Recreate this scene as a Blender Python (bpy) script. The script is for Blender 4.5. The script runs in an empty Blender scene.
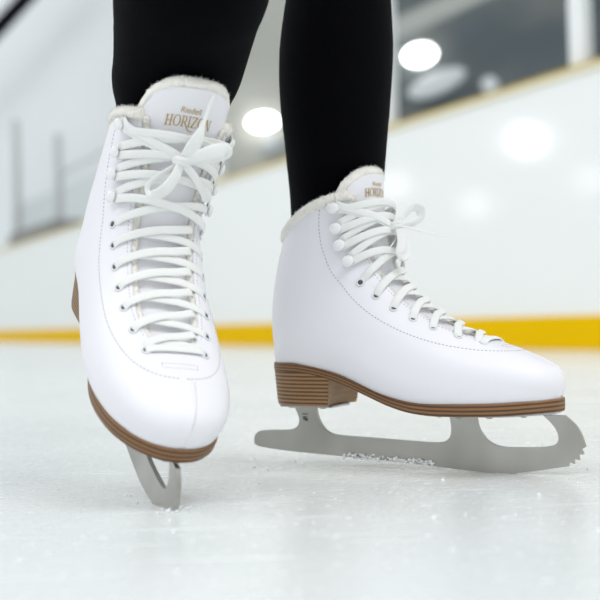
import bpy, bmesh, math, random
from mathutils import Vector, Matrix, noise
from mathutils.bvhtree import BVHTree

# ------------------------------------------------------------------ camera, world, lights, exposure
S = bpy.context.scene
COL = S.collection
random.seed(7)
PI = math.pi
R = math.radians

cam_d = bpy.data.cameras.new('camera')
cam = bpy.data.objects.new('camera', cam_d)
COL.objects.link(cam)
S.camera = cam
cam_d.sensor_width = 36.0
cam_d.lens = 72.0
cam_d.clip_start = 0.02
cam_d.clip_end = 300
_p, _r = math.atan(21 / 1200.0), math.atan(0.029)
_f = Vector((0, math.cos(_p), math.sin(_p)))
_u = Vector((0, -math.sin(_p), math.cos(_p)))
_x = Vector((1, 0, 0))
_cr = _x * math.cos(_r) - _u * math.sin(_r)
_cu = _u * math.cos(_r) + _x * math.sin(_r)
cam.matrix_world = Matrix(((_cr.x, _cu.x, -_f.x, 0), (_cr.y, _cu.y, -_f.y, 0), (_cr.z, _cu.z, -_f.z, 0.131), (0, 0, 0, 1)))
cam_d.dof.use_dof = True
cam_d.dof.focus_distance = 0.98
cam_d.dof.aperture_fstop = 5.6

W = bpy.data.worlds.new('arena_light')
S.world = W
W.use_nodes = True
bg = W.node_tree.nodes['Background']
bg.inputs['Color'].default_value = (0.93, 0.97, 1.0, 1)
bg.inputs['Strength'].default_value = 0.77


def area(name, loc, target, sx, sy, power, color=(1, 1, 1), shape='RECTANGLE'):
    d = bpy.data.lights.new(name, 'AREA')
    d.shape = shape
    d.size = sx
    d.size_y = sy
    d.energy = power
    d.color = color
    o = bpy.data.objects.new(name, d)
    COL.objects.link(o)
    o.location = loc
    o.rotation_euler = (Vector(target) - Vector(loc)).to_track_quat('-Z', 'Y').to_euler()
    return o


area('roof_or_fill_light', (-3.0, -4.0, 7.0), (0, 1, 0), 5, 2.5, 190)
area('roof_or_fill_light', (-9.0, 5.0, 8.0), (0.5, 6, 0.5), 5, 3, 230)  # added fill that brightens the boards from the left
area('hall_fill', (-5.0, 13.0, 8.5), (-6, 22, 3), 5, 3, 200)  # added fill, unseen, to brighten the pale end wall
area('roof_or_fill_light', (3.5, -2.0, 7.0), (0, 1, 0), 4, 2.5, 190)
# floodlights on the far side of the rink, mirrored in the glossy boards
for loc, pw in (((-21.96, 16.4, 4.47), 24), ((-21.04, 19.76, 3.59), 4), ((-21.7, 17.79, 2.95), 3.5), ((-22.46, 14.99, 3.37), 3.5)):
    area('flood_light', loc, (0.5, 5, 0.5), 0.75, 0.75, pw, shape='DISK')

S.view_settings.view_transform = 'Standard'
S.view_settings.look = 'None'
S.view_settings.gamma = 1.0
S.view_settings.exposure = 0.0
S.view_settings.use_curve_mapping = False


# ------------------------------------------------------------------ helpers
def mat(name, color, rough=0.5, metal=0.0, **kw):
    m = bpy.data.materials.new(name)
    m.use_nodes = True
    b = m.node_tree.nodes['Principled BSDF']
    b.inputs['Base Color'].default_value = (*color, 1)
    b.inputs['Roughness'].default_value = rough
    b.inputs['Metallic'].default_value = metal
    for k, v in kw.items():
        b.inputs[k].default_value = v
    return m


def nodes(m):
    return m.node_tree.nodes, m.node_tree.links, m.node_tree.nodes['Principled BSDF']


def add_bump(m, scale, strength, dist=0.001, detail=4, coord='Object', stretch=(1, 1, 1)):
    N, L, b = nodes(m)
    tc = N.new('ShaderNodeTexCoord')
    mp = N.new('ShaderNodeMapping')
    mp.inputs['Scale'].default_value = stretch
    n = N.new('ShaderNodeTexNoise')
    n.inputs['Scale'].default_value = scale
    n.inputs['Detail'].default_value = detail
    bp = N.new('ShaderNodeBump')
    bp.inputs['Strength'].default_value = strength
    bp.inputs['Distance'].default_value = dist
    L.new(tc.outputs[coord], mp.inputs['Vector'])
    L.new(mp.outputs['Vector'], n.inputs['Vector'])
    L.new(n.outputs['Fac'], bp.inputs['Height'])
    L.new(bp.outputs['Normal'], b.inputs['Normal'])
    return n


def color_noise(m, scale, stops, detail=3, coord='Object', stretch=(1, 1, 1)):
    N, L, b = nodes(m)
    tc = N.new('ShaderNodeTexCoord')
    mp = N.new('ShaderNodeMapping')
    mp.inputs['Scale'].default_value = stretch
    n = N.new('ShaderNodeTexNoise')
    n.inputs['Scale'].default_value = scale
    n.inputs['Detail'].default_value = detail
    r = N.new('ShaderNodeValToRGB')
    e = r.color_ramp.elements
    while len(e) < len(stops):
        e.new(0.5)
    for i, (p, c) in enumerate(stops):
        e[i].position = p
        e[i].color = (*c, 1)
    L.new(tc.outputs[coord], mp.inputs['Vector'])
    L.new(mp.outputs['Vector'], n.inputs['Vector'])
    L.new(n.outputs['Fac'], r.inputs['Fac'])
    L.new(r.outputs['Color'], b.inputs['Base Color'])
    return r


def mesh(name, verts, faces, m, parent=None, smooth=True, uv=None):
    me = bpy.data.meshes.new(name)
    me.from_pydata([tuple(v) for v in verts], [], faces)
    if uv is not None:
        lay = me.uv_layers.new(name='layers')
        for lp in me.loops:
            lay.data[lp.index].uv = uv[lp.vertex_index]
    me.materials.append(m)
    if smooth:
        me.polygons.foreach_set('use_smooth', [True] * len(me.polygons))
    me.update()
    o = bpy.data.objects.new(name, me)
    COL.objects.link(o)
    if parent:
        o.parent = parent
    return o


def fix(o, merge=0.0):
    bm = bmesh.new()
    bm.from_mesh(o.data)
    if merge:
        bmesh.ops.remove_doubles(bm, verts=bm.verts, dist=merge)
    bmesh.ops.recalc_face_normals(bm, faces=bm.faces)
    bm.to_mesh(o.data)
    bm.free()
    return o


def sharp(o, deg=35):
    o.data.set_sharp_from_angle(angle=R(deg))
    return o


def tag(o, label=None, cat=None, group=None, kind=None):
    if label: o['label'] = label
    if cat: o['category'] = cat
    if group: o['group'] = group
    if kind: o['kind'] = kind
    return o


def empty(name, mw=None):
    o = bpy.data.objects.new(name, None)
    o.empty_display_size = 0.05
    COL.objects.link(o)
    if mw: o.matrix_world = mw
    return o


def cr(pts, t):
    """Catmull-Rom through equally spaced control rows; t in [0, n-1]."""
    n = len(pts)
    i = min(max(int(math.floor(t)), 0), n - 2)
    f = t - i
    p1, p2 = pts[i], pts[i + 1]
    p0 = pts[i - 1] if i > 0 else [2 * a - b for a, b in zip(p1, p2)]
    p3 = pts[i + 2] if i + 2 < n else [2 * b - a for a, b in zip(p1, p2)]
    return [0.5 * (2 * b + (c - a) * f + (2 * a - 5 * b + 4 * c - d) * f * f + (3 * b - a - 3 * c + d) * f ** 3)
            for a, b, c, d in zip(p0, p1, p2, p3)]


def smooth_path(pts, sub=6):
    pts = [list(p) for p in pts]
    n = (len(pts) - 1) * sub
    return [Vector(cr(pts, k / sub)) for k in range(n + 1)]


def lerp1(tab, x):
    if x <= tab[0][0]: return tab[0][1]
    for (a, va), (b, vb) in zip(tab, tab[1:]):
        if x <= b:
            return va + (vb - va) * (x - a) / (b - a)
    return tab[-1][1]


class MB:
    """Collects shapes into one mesh."""

    def __init__(s):
        s.v, s.f = [], []

    def add(s, v, f):
        k = len(s.v)
        s.v += [Vector(p) for p in v]
        s.f += [tuple(i + k for i in q) for q in f]

    def box(s, c, h, rot=None):
        vs = [Vector((x * h[0], y * h[1], z * h[2])) for x in (-1, 1) for y in (-1, 1) for z in (-1, 1)]
        if rot: vs = [rot @ p for p in vs]
        s.add([p + Vector(c) for p in vs], [(0, 1, 3, 2), (4, 6, 7, 5), (0, 4, 5, 1), (2, 3, 7, 6), (0, 2, 6, 4), (1, 5, 7, 3)])

    def tube(s, path, rad, seg=10, cap=True, normals=None, flat=1.0, power=2.0):
        """Swept oval: half width rad, half thickness rad*flat along the given normals."""
        n = len(path)
        base = []
        prev = None
        for i, p in enumerate(path):
            t = (path[min(i + 1, n - 1)] - path[max(i - 1, 0)])
            t = t.normalized() if t.length > 1e-9 else Vector((1, 0, 0))
            if normals:
                nn = normals[i] - t * normals[i].dot(t)
            elif prev is None:
                nn = t.orthogonal()
            else:
                nn = prev - t * prev.dot(t)
            nn = nn.normalized() if nn.length > 1e-9 else t.orthogonal().normalized()
            prev = nn
            b = t.cross(nn)
            rr = rad(i / (n - 1)) if callable(rad) else rad
            row = []
            for k in range(seg):
                a = 2 * PI * k / seg
                c, d = math.cos(a), math.sin(a)
                c = math.copysign(abs(c) ** (2 / power), c)
                d = math.copysign(abs(d) ** (2 / power), d)
                row.append(p + b * (c * rr) + nn * (d * rr * flat))
            base.append(row)
        k0 = [q for row in base for q in row]
        F = []
        for i in range(n - 1):
            for k in range(seg):
                k2 = (k + 1) % seg
                F.append((i * seg + k, i * seg + k2, (i + 1) * seg + k2, (i + 1) * seg + k))
        if cap:
            F.append(tuple(range(seg - 1, -1, -1)))
            F.append(tuple((n - 1) * seg + k for k in range(seg)))
        s.add(k0, F)

    def ball(s, c, r, seg=8, rings=6, rot=None):
        c = Vector(c)
        vs = []
        for i in range(rings + 1):
            a = PI * i / rings
            for k in range(seg):
                b = 2 * PI * k / seg
                p = Vector((math.sin(a) * math.cos(b) * r[0], math.sin(a) * math.sin(b) * r[1], math.cos(a) * r[2]))
                vs.append(c + (rot @ p if rot else p))
        F = []
        for i in range(rings):
            for k in range(seg):
                k2 = (k + 1) % seg
                F.append((i * seg + k, (i + 1) * seg + k, (i + 1) * seg + k2, i * seg + k2))
        s.add(vs, F)

    def build(s, name, m, parent=None, smooth=True):
        return mesh(name, s.v, s.f, m, parent, smooth)


# ------------------------------------------------------------------ materials
M = {}
M['leather'] = mat('white_leather', (0.885, 0.875, 0.915), 0.42, **{'Specular IOR Level': 0.4, 'Coat Weight': 0.08, 'Coat Roughness': 0.3})
add_bump(M['leather'], 900, 0.12, 0.0004)
M['tongue'] = mat('tongue_leather', (0.885, 0.875, 0.91), 0.5)
add_bump(M['tongue'], 900, 0.12, 0.0004)
M['fleece'] = mat('cream_fleece', (0.97, 0.94, 0.87), 0.95, **{'Sheen Weight': 0.6})
add_bump(M['fleece'], 1500, 0.3, 0.0006)
M['lace'] = mat('white_lace', (0.87, 0.88, 0.86), 0.85)
add_bump(M['lace'], 1800, 0.35, 0.0005)
M['hook'] = mat('white_enamel', (0.90, 0.90, 0.91), 0.25)
M['eyelet'] = mat('eyelet_enamel', (0.80, 0.81, 0.83), 0.3)
M['hole'] = mat('eyelet_hole', (0.10, 0.10, 0.11), 0.8)
M['thread'] = mat('grey_thread', (0.50, 0.47, 0.48), 0.8)
M['gold'] = mat('gold_print', (0.50, 0.34, 0.13), 0.45, 0.35)
M['steel'] = mat('blade_steel', (0.37, 0.36, 0.33), 0.34, 1.0)
add_bump(M['steel'], 60, 0.08, 0.0005, stretch=(1, 1, 25))
color_noise(M['steel'], 14, [(0.35, (0.36, 0.35, 0.32)), (0.62, (0.52, 0.51, 0.475))], detail=2, stretch=(1, 1, 0.6))
M['plate'] = mat('plate_steel', (0.45, 0.46, 0.48), 0.3, 1.0)
M['mark'] = mat('blade_etching', (0.08, 0.08, 0.09), 0.6)
M['black'] = mat('black_knit', (0.0012, 0.0013, 0.0022), 0.9, **{'Sheen Weight': 0.015, 'Specular IOR Level': 0.06})
add_bump(M['black'], 500, 0.3, 0.0005)
M['snow'] = mat('ice_shavings', (0.93, 0.95, 0.96), 0.6, **{'Specular IOR Level': 0.3})


def wood(name, light, dark, freq, phase=0.0):
    m = mat(name, light, 0.5)
    N, L, b = nodes(m)
    uv = N.new('ShaderNodeUVMap')
    uv.uv_map = 'layers'
    sep = N.new('ShaderNodeSeparateXYZ')
    L.new(uv.outputs['UV'], sep.inputs[0])
    mul = N.new('ShaderNodeMath'); mul.operation = 'MULTIPLY_ADD'
    mul.inputs[1].default_value = freq * 2 * PI
    mul.inputs[2].default_value = phase
    L.new(sep.outputs['Y'], mul.inputs[0])
    si = N.new('ShaderNodeMath'); si.operation = 'SINE'
    L.new(mul.outputs[0], si.inputs[0])
    tc = N.new('ShaderNodeTexCoord')
    mp = N.new('ShaderNodeMapping')
    mp.inputs['Scale'].default_value = (60, 60, 900)
    nz = N.new('ShaderNodeTexNoise')
    nz.inputs['Scale'].default_value = 1.0
    nz.inputs['Detail'].default_value = 4
    L.new(tc.outputs['Object'], mp.inputs['Vector'])
    L.new(mp.outputs['Vector'], nz.inputs['Vector'])
    ad = N.new('ShaderNodeMath'); ad.operation = 'MULTIPLY_ADD'
    ad.inputs[1].default_value = 1.4
    L.new(nz.outputs['Fac'], ad.inputs[0])
    L.new(si.outputs[0], ad.inputs[2])
    rp = N.new('ShaderNodeValToRGB')
    rp.color_ramp.elements[0].position = 0.15
    rp.color_ramp.elements[0].color = (*dark, 1)
    rp.color_ramp.elements[1].position = 0.95
    rp.color_ramp.elements[1].color = (*light, 1)
    L.new(ad.outputs[0], rp.inputs['Fac'])
    L.new(rp.outputs['Color'], b.inputs['Base Color'])
    return m


M['heel'] = wood('stacked_heel', (0.34, 0.19, 0.085), (0.10, 0.047, 0.019), 9)
M['breast'] = mat('heel_breast', (0.40, 0.25, 0.13), 0.5)
color_noise(M['breast'], 1.0, [(0.3, (0.33, 0.20, 0.10)), (0.7, (0.46, 0.30, 0.17))], stretch=(60, 60, 700))
M['sole'] = wood('stacked_sole', (0.27, 0.135, 0.052), (0.085, 0.040, 0.017), 3.0, 2.2)

# ------------------------------------------------------------------ the rink
D_ = Vector((-3.3, 13.15, 0)) - Vector((1.04, 4.16, 0))
D_.normalize()                                   # along the boards, away from the camera
N_ = Vector((-D_.y, D_.x, 0))                    # towards the ice
if N_.dot(Vector((0, 0, 0)) - Vector((1.04, 4.16, 0))) < 0: N_ = -N_
W0 = Vector((1.04, 4.16, 0))


def wall_box(name, m, s0, s1, z0, z1, n0, n1, bev=0.0):
    """Box that runs along the boards from s0 to s1 metres, n0..n1 in front of their face."""
    mb = MB()
    v = []
    for s in (s0, s1):
        for n in (n0, n1):
            for z in (z0, z1):
                p = W0 + D_ * s + N_ * n
                v.append((p.x, p.y, z))
    mb.add(v, [(0, 1, 3, 2), (4, 6, 7, 5), (0, 4, 5, 1), (2, 3, 7, 6), (0, 2, 6, 4), (1, 5, 7, 3)])
    o = mb.build(name, m, smooth=False)
    fix(o)
    if bev:
        b = o.modifiers.new('bevel', 'BEVEL')
        b.width = bev
        b.segments = 2
    return o


ice = mat('ice', (0.80, 0.84, 0.845), 0.22, **{'Specular IOR Level': 0.32})
N, L, b = nodes(ice)
tc = N.new('ShaderNodeTexCoord')


def ntex(scale, stretch, detail=4, rot=0.0):
    mp = N.new('ShaderNodeMapping')
    mp.inputs['Scale'].default_value = stretch
    mp.inputs['Rotation'].default_value = (0, 0, rot)
    n = N.new('ShaderNodeTexNoise')
    n.inputs['Scale'].default_value = scale
    n.inputs['Detail'].default_value = detail
    L.new(tc.outputs['Object'], mp.inputs['Vector'])
    L.new(mp.outputs['Vector'], n.inputs['Vector'])
    return n


def ramp(src, a, bb, ca=(0, 0, 0), cb=(1, 1, 1)):
    r = N.new('ShaderNodeValToRGB')
    r.color_ramp.elements[0].position = a
    r.color_ramp.elements[1].position = bb
    r.color_ramp.elements[0].color = (*ca, 1)
    r.color_ramp.elements[1].color = (*cb, 1)
    L.new(src, r.inputs['Fac'])
    return r


big = ntex(3.0, (1, 1, 1), 3)
base = ramp(big.outputs['Fac'], 0.3, 0.7, (0.735, 0.78, 0.78), (0.82, 0.85, 0.845))
speck = ntex(90, (1, 1, 1), 6)
sp = ramp(speck.outputs['Fac'], 0.62, 0.74)
streak = ntex(7, (1, 14, 1), 5, R(-6))
st = ramp(streak.outputs['Fac'], 0.60, 0.72)
streak2 = ntex(9, (1, 22, 1), 3, R(24))
st2 = ramp(streak2.outputs['Fac'], 0.66, 0.74)
mx = N.new('ShaderNodeMix'); mx.data_type = 'RGBA'
mx.inputs['B'].default_value = (0.92, 0.94, 0.94, 1)
mxf = N.new('ShaderNodeMath'); mxf.operation = 'MAXIMUM'
L.new(sp.outputs['Color'], mxf.inputs[0])
mh = N.new('ShaderNodeMath'); mh.operation = 'MULTIPLY'; mh.inputs[1].default_value = 0.6
mm = N.new('ShaderNodeMath'); mm.operation = 'MAXIMUM'
L.new(st.outputs['Color'], mm.inputs[0])
L.new(st2.outputs['Color'], mm.inputs[1])
L.new(mm.outputs[0], mh.inputs[0])
L.new(mh.outputs[0], mxf.inputs[1])
L.new(mxf.outputs[0], mx.inputs['Factor'])
L.new(base.outputs['Color'], mx.inputs['A'])
L.new(mx.outputs['Result'], b.inputs['Base Color'])
rr = N.new('ShaderNodeMath'); rr.operation = 'MULTIPLY_ADD'
rr.inputs[1].default_value = 0.35
rr.inputs[2].default_value = 0.2
L.new(mxf.outputs[0], rr.inputs[0])
L.new(rr.outputs[0], b.inputs['Roughness'])
bp = N.new('ShaderNodeBump')
bp.inputs['Strength'].default_value = 0.35
bp.inputs['Distance'].default_value = 0.002
hs = N.new('ShaderNodeMath'); hs.operation = 'ADD'
fine = ntex(160, (1, 1, 1), 4)
L.new(fine.outputs['Fac'], hs.inputs[0])
L.new(mxf.outputs[0], hs.inputs[1])
L.new(hs.outputs[0], bp.inputs['Height'])
L.new(bp.outputs['Normal'], b.inputs['Normal'])

fl = mesh('floor', [(-40, -15, 0), (25, -15, 0), (25, 45, 0), (-40, 45, 0)], [(0, 1, 2, 3)], ice, smooth=False)
tag(fl, 'scratched white ice of the rink', 'floor', kind='structure')

M['board'] = mat('board_plastic', (0.915, 0.935, 0.915), 0.075, **{'Specular IOR Level': 0.5})
M['yellow'] = mat('yellow_plastic', (0.86, 0.53, 0.0), 0.6, **{'Specular IOR Level': 0.04})
M['rail'] = mat('yellow_rail', (0.50, 0.33, 0.005), 0.5)
M['cream'] = mat('cream_rail', (0.80, 0.75, 0.56), 0.45)
M['post'] = mat('white_post', (0.88, 0.90, 0.90), 0.3)
glass = mat('rink_glass', (0.97, 0.99, 0.99), 0.02, **{'Transmission Weight': 1.0, 'IOR': 1.05})
tag(wall_box('wall_back', M['board'], -9, 14, 0.0, 0.972, -0.12, 0.0), 'white glossy rink boards', 'wall', kind='structure')
tag(wall_box('baseboard_back', M['yellow'], -9, 14, 0.0, 0.122, 0.0, 0.012, 0.003), 'yellow kick plate along the foot of the boards', 'kick plate', kind='structure')
tag(wall_box('trim_1', M['cream'], -9, 14, 0.972, 0.996, -0.13, 0.012, 0.004), 'cream cap rail on top of the boards', 'rail', kind='structure')
tag(wall_box('trim_2', M['rail'], -9, 14, 0.996, 1.008, -0.13, 0.008, 0.002), 'dark yellow strip on the cap rail', 'rail', kind='structure')

# glass panes with their white posts; the glass stops where the railing begins
posts = [-1.1, 0.13, 1.50, 2.40, 3.60]
k = 0
for a, c in zip(posts[:-1], posts[1:]):
    k += 1
    w = wall_box('window_%d' % k, glass, a + 0.042, c - 0.042, 1.008, 2.4, -0.066, -0.054)
    tag(w, 'clear glass pane standing on the boards', 'glass pane', kind='structure')
k = 0
for s in posts[1:]:
    k += 1
    wall_box('trim_%d' % (k + 2), M['post'], s - 0.042, s + 0.042, 1.008, 2.45, -0.085, -0.035, 0.008)
    tag(bpy.data.objects['trim_%d' % (k + 2)], 'white post between two glass panes', 'post', kind='structure')


def P_at(px, py, Y):
    """Point seen at this spot of the photograph, at the depth Y (used once, to lay the place out)."""
    d = _cr * ((px - 300) / 1200) + _cu * ((300 - py) / 1200) + _f
    return Vector((0, 0, 0.131)) + d * (Y / d.y)


# walls of the hall behind the boards
M['pale'] = mat('pale_hall_wall', (0.88, 0.91, 0.92), 0.8)
color_noise(M['pale'], 0.35, [(0.3, (0.82, 0.85, 0.85)), (0.7, (0.88, 0.91, 0.935))])
M['grey'] = mat('grey_hall_wall', (0.61, 0.62, 0.58), 0.8)
color_noise(M['grey'], 0.6, [(0.3, (0.46, 0.455, 0.40)), (0.7, (0.64, 0.635, 0.58))])
M['dark'] = mat('dark_stand_wall', (0.07, 0.085, 0.095), 0.6)
color_noise(M['dark'], 0.9, [(0.28, (0.045, 0.065, 0.080)), (0.5, (0.10, 0.12, 0.13)), (0.75, (0.22, 0.215, 0.195))], detail=2)


def slab(name, m, x0, x1, y0, y1, z0, z1):
    mb = MB()
    mb.box(((x0 + x1) / 2, (y0 + y1) / 2, (z0 + z1) / 2), ((x1 - x0) / 2, (y1 - y0) / 2, (z1 - z0) / 2))
    return fix(mb.build(name, m, smooth=False))


tag(slab('wall_far', M['pale'], -16, -1.35, 22.0, 22.3, 0, 9.5), 'pale grey end wall of the hall', 'wall', kind='structure')
tag(slab('wall_middle', M['grey'], -1.6, 0.55, 15.0, 15.3, 0, 8), 'beige grey hall wall behind the glass', 'wall', kind='structure')
tag(slab('wall_right', M['dark'], 0.5, 9, 13.0, 13.3, 0, 7), 'dark wall of the spectator stand', 'wall', kind='structure')



def bar(name, m, a, b, wz, wy, bev=0.0):
    """Rectangular bar from a to b."""
    a, b = Vector(a), Vector(b)
    t = (b - a).normalized()
    up = Vector((0, 0, 1)) if abs(t.z) < 0.9 else Vector((0, 1, 0))
    side = t.cross(up).normalized()
    up = side.cross(t)
    mb = MB()
    v = [p + side * (sx * wy / 2) + up * (sz * wz / 2) for p in (a, b) for sx in (-1, 1) for sz in (-1, 1)]
    mb.add(v, [(0, 1, 3, 2), (4, 6, 7, 5), (0, 4, 5, 1), (2, 3, 7, 6), (0, 2, 6, 4), (1, 5, 7, 3)])
    o = fix(mb.build(name, m, smooth=False))
    if bev:
        q = o.modifiers.new('bevel', 'BEVEL'); q.width = bev; q.segments = 2
    return o


M['beam'] = mat('black_beam', (0.003, 0.003, 0.006), 0.8, **{'Specular IOR Level': 0.1})
M['palebeam'] = mat('pale_beam', (0.44, 0.45, 0.42), 0.6)
M['polegrey'] = mat('pole_grey', (0.50, 0.52, 0.52), 0.5)
M['benchgrey'] = mat('bench_grey', (0.27, 0.275, 0.275), 0.6)
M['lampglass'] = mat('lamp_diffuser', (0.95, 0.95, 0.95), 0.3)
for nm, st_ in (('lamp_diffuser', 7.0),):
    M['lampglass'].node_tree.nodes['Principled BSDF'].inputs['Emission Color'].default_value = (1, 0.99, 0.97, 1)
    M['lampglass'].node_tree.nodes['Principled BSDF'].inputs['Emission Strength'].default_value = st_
M['reflection_oval'] = mat('lamp_reflection', (0.62, 0.64, 0.64), 0.35)  # faint glow standing in for lamp reflections, no lamp of its own
M['reflection_oval'].node_tree.nodes['Principled BSDF'].inputs['Emission Color'].default_value = (0.9, 0.95, 1, 1)
M['reflection_oval'].node_tree.nodes['Principled BSDF'].inputs['Emission Strength'].default_value = 0.12
M['lampcase'] = mat('lamp_case', (0.30, 0.32, 0.33), 0.5)

# roof beams
a, c = P_at(-40, 70, 20.5), P_at(70, -50, 20.5)
tag(bar('roof_beam', M['beam'], a, c, 0.20, 0.25), 'black sloping roof beam at the end wall of the hall', 'beam')
a, c = P_at(330, 62, 11.6), P_at(560, -45, 11.6)
tag(bar('roof_beam', M['palebeam'], a, c, 0.185, 0.2), 'pale grey sloping beam across the dark stand', 'beam')

# second, lower wall along the walkway behind the boards
M['walk'] = mat('walkway_wall', (0.66, 0.70, 0.70), 0.8)
tag(wall_box('wall_side', M['walk'], 9.0, 24, 0.0, 2.35, -2.3, -2.1), 'light grey wall of the walkway behind the boards', 'wall', kind='structure')

# railing posts and the bench beyond the boards
for (px, top, Y, lab) in ((15.5, 120, 14.2, 'taller grey railing post nearest the left edge'), (57.5, 134, 13.5, 'shorter grey railing post beside the bench')):
    t = P_at(px, top, Y)
    mb = MB()
    mb.tube([Vector((t.x, t.y, 0)), Vector((t.x, t.y, t.z - 0.01)), Vector((t.x, t.y, t.z))], lambda u: 0.047 if u < 0.9 else 0.038, 14)
    tag(mb.build('railing_post', M['polegrey']), lab + ' behind the white boards', 'post')
a, c = P_at(57.5, 176, 12.3), P_at(128, 138, 9.6)
mb = MB()
mb.tube([a, a.lerp(c, 0.5), c], 0.022, 10)
tag(mb.build('handrail', M['walk']), 'pale sloping handrail running from the shorter railing post', 'handrail')
root = empty('bench', Matrix.Translation(P_at(48, 236, 12.9) * 1.0))
root.location.z = 0
tag(root, 'dark grey bench behind the white boards between the railing posts', 'bench')
p0, p1 = P_at(22, 240, 13.6), P_at(68, 229, 11.8)
off = Vector(root.location)
zt = p0.z
bar('seat', M['benchgrey'], Vector((p0.x, p0.y, zt - 0.02)) - off, Vector((p1.x, p1.y, zt - 0.02)) - off, 0.16, 0.30, 0.01).parent = root
for q in (p0.lerp(p1, 0.12), p0.lerp(p1, 0.72)):
    bar('leg', M['benchgrey'], Vector((q.x, q.y, 0)) - off, Vector((q.x, q.y, zt - 0.1)) - off, 0.06, 0.06).parent = root


# bulkhead lamps on the hall walls, and lamp reflections built as dim glowing ovals
def lamp(px, py, Y, w, h, tilt, m, label, wallY):  # also builds the glowing ovals that stand in for lamp reflections
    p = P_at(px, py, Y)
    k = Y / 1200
    r_ = empty('lamp_or_reflection', Matrix.Translation(p) @ Matrix.Rotation(R(tilt), 4, 'Y'))
    tag(r_, label, 'lamp', 'oval lamps and lamp reflections behind the rink glass')
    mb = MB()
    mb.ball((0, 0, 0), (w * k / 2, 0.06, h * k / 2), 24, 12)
    mb.build('diffuser_or_glow', m, r_)
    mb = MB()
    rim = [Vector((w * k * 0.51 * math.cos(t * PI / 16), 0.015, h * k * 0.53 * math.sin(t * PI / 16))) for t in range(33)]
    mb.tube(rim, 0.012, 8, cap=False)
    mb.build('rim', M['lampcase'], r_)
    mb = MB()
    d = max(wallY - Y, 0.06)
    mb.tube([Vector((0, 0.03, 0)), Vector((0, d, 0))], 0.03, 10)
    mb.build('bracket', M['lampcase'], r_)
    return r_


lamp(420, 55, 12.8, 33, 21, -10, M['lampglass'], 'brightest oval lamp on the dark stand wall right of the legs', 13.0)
lamp(437, 83, 12.8, 62, 22, -22, M['reflection_oval'], 'long dim tilted reflection below the bright lamp on the dark wall, built as a glowing oval', 13.0)
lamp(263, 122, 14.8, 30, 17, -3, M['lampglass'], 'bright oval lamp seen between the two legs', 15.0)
lamp(272, 145, 14.8, 26, 16, -15, M['reflection_oval'], 'dim oval reflection below the bright lamp between the legs, built as a glowing oval', 15.0)
lamp(490, 85, 12.8, 17, 17, -10, M['reflection_oval'], 'small round dim lamp reflection just above the yellow rail, built as a glowing oval', 13.0)

# ------------------------------------------------------------------ the boot surface (skate space: x to the toe, y to the wearer's left, z up)
#         B.x    B.z    T.x    T.z    width  y0     vm    nt
CT = [(0.2590, 0.0705, 0.2597, 0.0730, 0.003, 0.002, 0.40, 2.0),
      (0.2565, 0.0700, 0.2610, 0.0830, 0.0135, 0.0115, 0.40, 2.1),
      (0.2500, 0.0697, 0.2575, 0.0940, 0.0250, 0.0230, 0.38, 2.3),
      (0.2360, 0.0690, 0.2465, 0.1015, 0.0362, 0.0335, 0.36, 2.5),
      (0.2120, 0.0675, 0.2240, 0.1110, 0.0455, 0.0418, 0.33, 2.6),
      (0.1820, 0.0665, 0.1960, 0.1205, 0.0500, 0.0440, 0.30, 2.7),
      (0.1500, 0.0665, 0.1700, 0.1315, 0.0510, 0.0400, 0.30, 2.8),
      (0.1150, 0.0730, 0.1470, 0.1455, 0.0490, 0.0330, 0.30, 2.8),
      (0.0750, 0.0890, 0.1300, 0.1605, 0.0465, 0.0310, 0.35, 2.7),
      (0.0350, 0.0980, 0.1180, 0.1765, 0.0440, 0.0325, 0.42, 2.6),
      (0.0080, 0.0985, 0.1120, 0.1930, 0.0420, 0.0200, 0.50, 2.5),
      (-0.0010, 0.1120, 0.1090, 0.2075, 0.0415, 0.0000, 0.50, 2.4),
      (-0.0020, 0.1450, 0.1070, 0.2220, 0.0420, 0.0000, 0.50, 2.3),
      (0.0035, 0.1780, 0.1060, 0.2350, 0.0430, 0.0000, 0.50, 2.3),
      (0.0120, 0.2060, 0.1050, 0.2475, 0.0445, 0.0000, 0.50, 2.3)]
K = len(CT) - 1
LEAN = 0.0                                      # and how far it leans to the side
FLEX = 0.0                                      # how far the ankle of this boot is stretched
S_TH = 4.95                                     # where the lacing opening starts
GAP = [(4.95, 0.0), (5.0, 0.0120), (5.15, 0.0175), (5.5, 0.0220), (6.2, 0.0248), (7.5, 0.0255), (10, 0.0258), (11.5, 0.0270), (13, 0.0310), (14, 0.0355)]


def half_width(c, v):
    w, y0, vm, nt = c[4], max(c[5], 0), c[6], c[7]
    if v < vm:
        t = (vm - v) / vm
        return y0 + (w - y0) * math.sqrt(max(0, 1 - t * t))
    t = (v - vm) / (1 - vm)
    return w * max(0, 1 - t ** nt) ** (1 / nt)


UPV = Vector((-0.12, 0, 1)).normalized()
TUP = Vector((0.08, 0, 1)).normalized()          # the free end of the tongue


def surf(s, q):
    """Point of the boot skin: s along the boot, q from 0 on the top line to +-1 at the sole."""
    c = cr(CT, min(max(s, 0), K))
    v = 1 - q * q
    y = math.copysign(half_width(c, v), q) if q else 0.0
    p = Vector((c[0] + (c[2] - c[0]) * v, y, c[1] + (c[3] - c[1]) * v))
    if s > K: p += TUP * ((s - K) * 0.014)
    if s > K - 2.5: p.z += 0.006 * min((s - K + 2.5) / 2.5, 1) ** 2 * max(0, math.sin(PI * min(v * 1.12, 1))) ** 1.3
    if LEAN and p.z > 0.12: p.y += LEAN * (p.z - 0.12) * min(1, (p.z - 0.12) / 0.06)
    if FLEX and p.z > 0.18: p.z += FLEX * (p.z - 0.18) ** 1.5
    return p


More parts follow.
